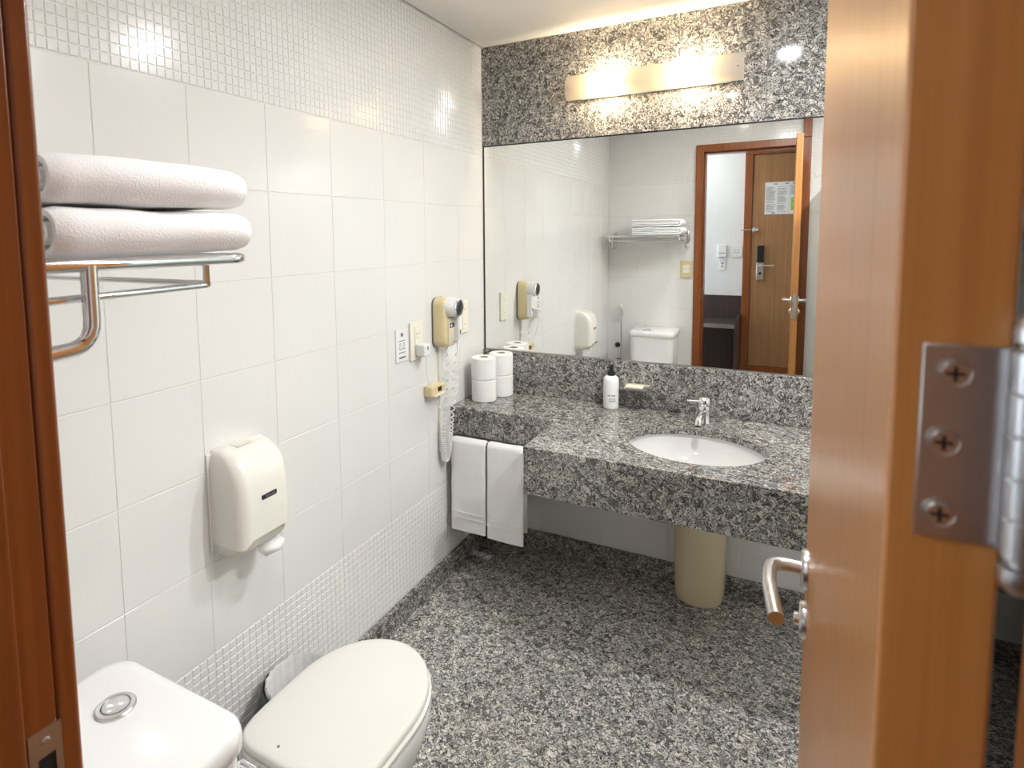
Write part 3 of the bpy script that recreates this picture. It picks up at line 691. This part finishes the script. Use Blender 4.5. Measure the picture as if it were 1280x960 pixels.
for k, (lab, dx) in enumerate((('lower folded white bath towel lying on the chrome rack', 0), ('upper folded white bath towel on top of the stack', -.004))):
    z0 = RZ+.0085+k*.0615; zc = z0+.0285; xe = .640+dx; xi = .27
    t = thing('bath_towel', lab, 'towel', (.45, -2.18, z0), 'folded towels on the rack')
    R1 = .0215; R2 = .0072
    for nm, R_, xo in (('outer_fold', R1, xe), ('inner_fold', R2, xe-.016)):
        pth = [(xi+(xo-R_-.007-xi)*i/14, zc-R_) for i in range(15)]
        pth += [(xo-R_-.007+R_*1.05*sin(pi*i/12), zc-R_*cos(pi*i/12)) for i in range(1, 12)]
        pth += [(xo-R_-.007-(xo-R_-.007-xi)*i/14, zc+R_) for i in range(15)]
        sheet(pth, .0142, -2.318, -2.050, lambda a, b, e: (a, e, b), nm, TERRY, t, 22, .005, 12, 20+k*7, .014)
sw = thing('light_switch', 'cream double light switch on the wall beside the doorway, seen in the mirror', 'switch', (.625, YF, 1.18))
bx('cover_plate', (.582, .672, YF+.0008, YF+.010, 1.185, 1.325), YELLOWP, sw, .003)
for z in (1.223, 1.258): bx('rocker', (.602, .652, YF+.010, YF+.015, z, z+.033), CREAMP, sw, .002)
bd = thing('bidet_sprayer', 'chrome handheld bidet spray with hose on the wall beside the toilet, seen in the mirror', 'sprayer', (.12, YF, .3))
MB().lathe([(.012, .0005), (.012, .028), (.015, .030), (.015, .05)], (.122, YF, .865), 'y', 16).build('holder', CHROME, bd, 40)
MB().tube([(.122, YF+.042, .80), (.122, YF+.042, .90), (.122, YF+.046, .93)], [.009, .0095, .008], 12).build('spray_handle', CHROME, bd, 40)
MB().lathe([(.009, .92), (.013, .932), (.013, .952), (.010, .957)], (.122, YF+.046, 0), 'z', 14).build('spray_head', WPLAST, bd, 40)
MB().tube(spline([(.122, YF+.042, .80), (.124, YF+.045, .60), (.120, YF+.05, .36), (.100, YF+.045, .24), (.085, YF+.03, .33), (.085, YF+.004, .42)], 10), .006, 8).build('hose', SATIN, bd, 40)
MB().lathe([(.022, .0005), (.022, .006), (.012, .012), (.012, .04)], (.085, YF, .60), 'y', 16).build('valve', BLACKP, bd, 40)

# ------------------------------------------------------------------ toilet
TX = .432
to = thing('toilet', 'white close-coupled toilet with closed lid and dual flush tank', 'toilet', (TX, -1.8, 0))
def tank_ring(z, k=0.0, y0=-2.388, y1=-2.052, hx=.172):
    return rrect(TX-.008, (y0+y1)/2, hx+k, (y1-y0)/2+k, .045, z, 7)
MB().loft([rrect(TX-.008, -2.215, .150, .150, .045, .395, 7), tank_ring(.44, -.014), tank_ring(.60, -.008), tank_ring(.739, -.006)]).build('tank', CERAM, to, 40)
ld_ = MB().loft([tank_ring(.7392, -.004), tank_ring(.743, .0), tank_ring(.764, .0), tank_ring(.776, -.003), tank_ring(.781, -.009), tank_ring(.783, -.02)]).build('tank_lid', CERAM, to, 60)
fb = MB().lathe([(.031, .0), (.031, .003), (.029, .005), (.0225, .0055), (.0215, .003)], (TX-.055, -2.143, .7828), 'z', 32, cap1=False).build('flush_bezel', SATIN, to, 40)
MB().lathe([(.0205, .002), (.0205, .0055), (.018, .0065)], (TX-.055, -2.143, .7828), 'z', 28).build('flush_button', CHROME, fb, 40)
YCc, YFr, YBk = -1.60, .222, .232
def seat_outline(hw, fr, bk, z, dy=0, n=48):
    pts = []
    for k in range(n):
        a = 2*pi*k/n; c, s = cos(a), sin(a)
        if s >= 0: pts.append((TX-.010+hw*c, YCc+dy+fr*s, z))
        else:
            e = 2/6.5; pts.append((TX-.010+hw*(abs(c)**e)*(1 if c > 0 else -1)*.97+(hw*.03*c), YCc+dy-bk*(abs(s)**e), z))
    return pts
HW = .177
rim = [(.0, .105, .20, .19), (.012, .112, .205, .195), (.06, .105, .19, .19), (.16, .108, .185, .2), (.26, .145, .205, .225), (.33, .172, .222, .235), (.375, .180, .229, .236), (.388, .178, .227, .234)]
MB().loft([seat_outline(hw, fr, bk, z, 0) for z, hw, fr, bk in rim]).build('bowl', CERAM, to, 50)
MB().loft([rrect(TX, -1.955, .15, .15, .05, z, 6) for z in (.20, .30, .38)]+[rrect(TX, -1.955, .146, .146, .05, .394, 6)]).build('rear_deck', CERAM, to, 50)
MB().loft([rrect(TX, -1.98, .095, .20, .05, z, 6) for z in (.0, .20)]).build('trapway', CERAM, to, 50)
MB().loft([seat_outline(HW+k, YFr+k, YBk-.004+k, z) for z, k in ((.3895, -.003), (.392, .002), (.404, .003), (.4075, -.001))]).build('seat_ring', SEATP, to, 50)
MB().loft([seat_outline(HW+k, YFr+k, YBk+k, z) for z, k in ((.4085, -.008), (.411, -.003), (.421, -.003), (.426, -.006), (.4285, -.012), (.4295, -.03), (.4300, -.09))]).build('lid', SEATP, to, 60)
for s in (-1, 1):
    h = MB().lathe([(.010, -.022), (.010, .022)], (TX-.010+s*.085, YCc-YBk-.013, .408), 'x', 14).build('seat_hinge', CHROME, to, 40)
    MB().lathe([(.013, .3945), (.013, .399), (.008, .402)], (TX-.010+s*.085, YCc-YBk-.013, 0), 'z', 14).build('hinge_foot', CHROME, h, 40)
MB().lathe([(.0035, 0), (.0035, .0006), (.0022, .0006)], (TX-.060, -1.797, .4298), 'z', 12).build('lid_mark', PRINT, to, 40)

# bin
bn = thing('waste_bin', 'small black waste bin with white liner between toilet and wall', 'bin', (.13, -1.478, 0))
bcn = (.132, -1.478, 0)
MB().lathe([(.078, .001), (.085, .01), (.106, .262), (.1115, .268), (.1105, .274), (.1065, .274), (.1045, .262), (.084, .02), (.02, .015)], bcn, 'z', 36).build('bucket', BLACKP, bn, 40)
rings = []
for r, z in ((.1010, .262), (.1020, .272), (.1015, .282), (.098, .2865), (.094, .276), (.090, .18), (.078, .06)):
    rings.append([(bcn[0]+(r+.0022*sin(k*2.2)+.0015*noise.noise((k*.7, z*20, 3)))*cos(2*pi*k/64), bcn[1]+(r+.0022*sin(k*2.2))*sin(2*pi*k/64), z+(.010*noise.noise((k*.25, 1, 9)) if z < .265 else .003*noise.noise((k*.4, 5, 1)))) for k in range(64)])
MB().loft(rings, False, True).build('liner', LINER, bn, 60)

# ------------------------------------------------------------------ shower side: glass panel
sg = thing('shower_glass', 'green tinted glass shower panel behind the open door', 'glass panel', (1.64, -1.6, 0))
bx('pane', (1.636, 1.644, YF+.003, -.76, .012, 1.98), GREENG, sg)
for z in (.35, 1.70): bx('clamp', (1.628, 1.652, YF+.0008, YF+.05, z, z+.05), CHROME, sg, .002)
MB().box(1.633, 1.647, YF+.003, -.76, .0005, .012).build('floor_channel', SATIN, sg)

# ------------------------------------------------------------------ entrance hall (seen through the doorway in the mirror)
HYW = -3.50
hf = tag(bx('floor', (-2.6, 2.6, HYW-.1, -2.531, -.06, 0), HALLF), 'brown floor of the entrance hall', 'floor', kind='structure')
hw = tag(bx('wall_back', (-2.6, 2.6, HYW-.1, HYW, 0, 2.55), PAINT), 'white wall of the entrance hall seen through the doorway', 'wall', kind='structure')
hr = tag(bx('wall_right', (2.45, 2.6, HYW, -2.531, 0, 2.55), PAINT), 'white end wall of the entrance hall', 'wall', kind='structure')
hl = tag(bx('wall_front', (-2.6, -.121, -2.53, -2.41, 0, 2.55), PAINT), 'white hall wall beyond the bathroom corner', 'wall', kind='structure')
hc = tag(bx('ceiling', (-2.6, 2.6, HYW-.1, -2.531, 2.50, 2.6), CEIL), 'white ceiling of the entrance hall', 'ceiling', kind='structure')
t2 = thing('trim_2', 'brown wooden frame of the hotel room entrance door', 'door frame', (1.5, HYW, 0), kind='structure')
for a, b in ((.975, 1.040), (1.90, 1.965)): bx('casing', (a, b, HYW+.0005, HYW+.045, 0, 2.245), WFRAME, t2, .003)
bx('head_casing', (.975, 1.965, HYW+.0005, HYW+.045, 2.2455, 2.31), WFRAME, t2, .003)
d2o = thing('door_2', 'light brown wooden entrance door with electronic lock', 'door', (1.04, HYW, 0), kind='structure')
bx('door_leaf', (1.043, 1.897, HYW+.0008, HYW+.030, .30, 2.242), WHALL, d2o, .002)
bx('kick_panel', (1.043, 1.897, HYW+.0008, HYW+.026, .004, .297), WFRAME, d2o, .002)
lk = bx('lock_plate', (1.092, 1.150, HYW+.0302, HYW+.050, 1.105, 1.265), SATIN, d2o, .003)
bx('card_reader', (1.092, 1.150, HYW+.0302, HYW+.056, 1.266, 1.420), BLACKP, d2o, .004)
MB().tube(bend([(1.122, HYW+.048, 1.236), (1.122, HYW+.095, 1.236), (1.235, HYW+.095, 1.238)], .015, 4), .008, 10).build('lever', SATIN, lk, 40)
MB().lathe([(.012, .050), (.012, .058), (.008, .06)], (1.122, HYW, 1.165), 'y', 16).build('deadbolt_knob', BLACKP, lk, 40)
cg = bx('safety_latch', (1.050, 1.098, HYW+.0305, HYW+.052, 1.545, 1.585), CHROME, d2o, .006, 3)
MB().lathe([(.016, .052), (.018, .062), (.012, .072)], (1.085, HYW, 1.565), 'y', 16).build('latch_knob', CHROME, cg, 40)
MB().tube([(.955, HYW+.058, 1.562), (1.055, HYW+.060, 1.565)], .006, 10).build('latch_arm', CHROME, cg, 40)
MB().lathe([(.045, .0302), (.045, .055), (.035, .065)], (1.425, HYW, 2.035), 'y', 24).build('black_fitting', BLACKP, d2o, 40)
nt_ = thing('door_notice', 'white printed notice sheets with a green box on the entrance door, seen in the mirror', 'notice', (1.30, HYW+.03, 1.70))
for a, b in ((1.143, 1.335), (1.3365, 1.53)): bx('sheet', (a, b, HYW+.0304, HYW+.0322, 1.702, 1.990), PAPER, nt_)
q = MB()
random.seed(3)
for c0, c1 in ((1.152, 1.232), (1.244, 1.322), (1.346, 1.43)):
    z = 1.945 if c0 < 1.34 else 1.952
    while z > (1.722 if c0 < 1.34 else 1.868):
        q.box(c0, c0+(c1-c0)*random.uniform(.6, 1), HYW+.0322, HYW+.0325, z, z+.0028); z -= .0078 if random.random() < .9 else .016
for a, z in ((1.215, 1.968), (1.305, 1.970), (1.36, 1.970), (1.40, 1.966), (1.20, 1.711)): q.box(a, a+.025, HYW+.0322, HYW+.0325, z, z+.008)
q.build('print', PRINT, nt_)
gb = bx('green_box', (1.35, 1.52, HYW+.0322, HYW+.0326, 1.732, 1.85), GREENP, nt_)
for a_, b_, c_, d_ in ((1.365, 1.378, 1.815, 1.822), (1.388, 1.402, 1.815, 1.822), (1.382, 1.396, 1.758, 1.780)): bx('printed_mark', (a_, b_, HYW+.0326, HYW+.0329, c_, d_), PRINT, gb)
k1 = thing('key_card_switch', 'white key card switch on the hall wall, nearest the doorway edge in the mirror', 'switch', (.79, HYW, 1.31))
bx('housing', (.757, .835, HYW+.0005, HYW+.028, 1.31, 1.425), WPLAST, k1, .005, 3)
bx('card_slot', (.768, .824, HYW+.0275, HYW+.0288, 1.345, 1.350), PRINT, k1)
k2 = thing('hall_socket', 'wide white socket plate on the hall wall beside the entrance door frame', 'socket', (.925, HYW, 1.31))
bx('cover_plate', (.872, .968, HYW+.0005, HYW+.010, 1.31, 1.42), WPLAST, k2, .003)
q = MB()
for dx, dz in ((-.012, .012), (.012, .012), (-.016, -.010), (.004, -.014), (.018, -.008)): q.lathe([(.0045, .0098), (.0045, .0108)], (.920+dx, HYW, 1.365+dz), 'y', 10)
q.build('socket_holes', PRINT, k2)
k3 = thing('hanging_key_tag', 'small white tag plate below the key card switch in the hall', 'tag', (.797, HYW, 1.19))
bx('plate', (.772, .826, HYW+.0005, HYW+.008, 1.185, 1.285), WPLAST, k3, .002)
MB().box(.790, .808, HYW+.008, HYW+.0085, 1.245, 1.255).box(.794, .804, HYW+.008, HYW+.0085, 1.215, 1.228).build('print', PRINT, k3)
bn_ = thing('luggage_bench', 'dark brown luggage bench with open front in the entrance hall', 'bench', (.6, -3.3, 0))
bx('back_panel', (.05, .968, HYW+.0005, HYW+.02, .73, .948), WDARK, bn_, .001)
bx('bench_top', (.05, .945, HYW+.0205, -3.08, .695, .729), WDARK, bn_, .001)
bx('edge_strip', (.05, .945, -3.0795, -3.073, .693, .729), SATIN, bn_)
bx('side_panel', (.9455, .972, HYW+.0205, -3.06, 0, .775), WDARK, bn_, .001)
bx('side_panel', (.05, .075, HYW+.0205, -3.10, .06, .6945), WDARK, bn_, .001)
bx('bottom_shelf', (.0755, .945, HYW+.0205, -3.10, .06, .085), WDARK, bn_, .001)
bx('inner_back', (.0755, .945, HYW+.0205, HYW+.03, .0855, .6945), WDARK, bn_)
bx('plinth', (.05, .945, HYW+.03, -3.13, 0, .0595), WDARK, bn_)

hlp = thing('ceiling_downlight', 'added round recessed ceiling spotlight, out of view in the entrance hall', 'light', (.55, -3.0, 2.5))  # added lamp, unseen, to brighten the hall and doorway
MB().lathe([(.040, -.0005), (.056, -.0005), (.056, -.004), (.050, -.006), (.040, -.004)], (.55, -3.0, 2.5), 'z', 32, cap0=False, cap1=False).build('bezel', WPLAST, hlp, 40)
MB().lathe([(.040, -.0005), (.040, -.002), (.0385, -.0025)], (.55, -3.0, 2.5), 'z', 32).build('lens', LEDM, hlp, 40)
sl3 = sl.copy(); sl3.energy = HALL_W; s3 = bpy.data.objects.new('downlight_beam', sl3); COL.objects.link(s3); s3.location = (.55, -3.0, 2.5-.008); attach(s3, hlp)


ens = thing('ceiling_downlight', 'added round recessed ceiling spotlight, unseen, just inside the bathroom doorway', 'light', (.98, -1.75, ZC))  # extra lamp put in out of view, lifts floor and under-counter brightness
MB().lathe([(.040, -.0005), (.056, -.0005), (.056, -.004), (.050, -.006), (.040, -.004)], (.98, -1.75, ZC), 'z', 32, cap0=False, cap1=False).build('bezel', WPLAST, ens, 40)
MB().lathe([(.040, -.0005), (.040, -.002), (.0385, -.0025)], (.98, -1.75, ZC), 'z', 32).build('lens', LEDM, ens, 40)
sl4 = bpy.data.lights.new('downlight_beam', 'SPOT'); sl4.spot_size = radians(100); sl4.spot_blend = .9; sl4.shadow_soft_size = .05; sl4.energy = ENTRY_W; sl4.color = (.955, .98, 1.0)
s4 = bpy.data.objects.new('downlight_beam', sl4); COL.objects.link(s4); s4.location = (.98, -1.75, ZC-.008); attach(s4, ens)
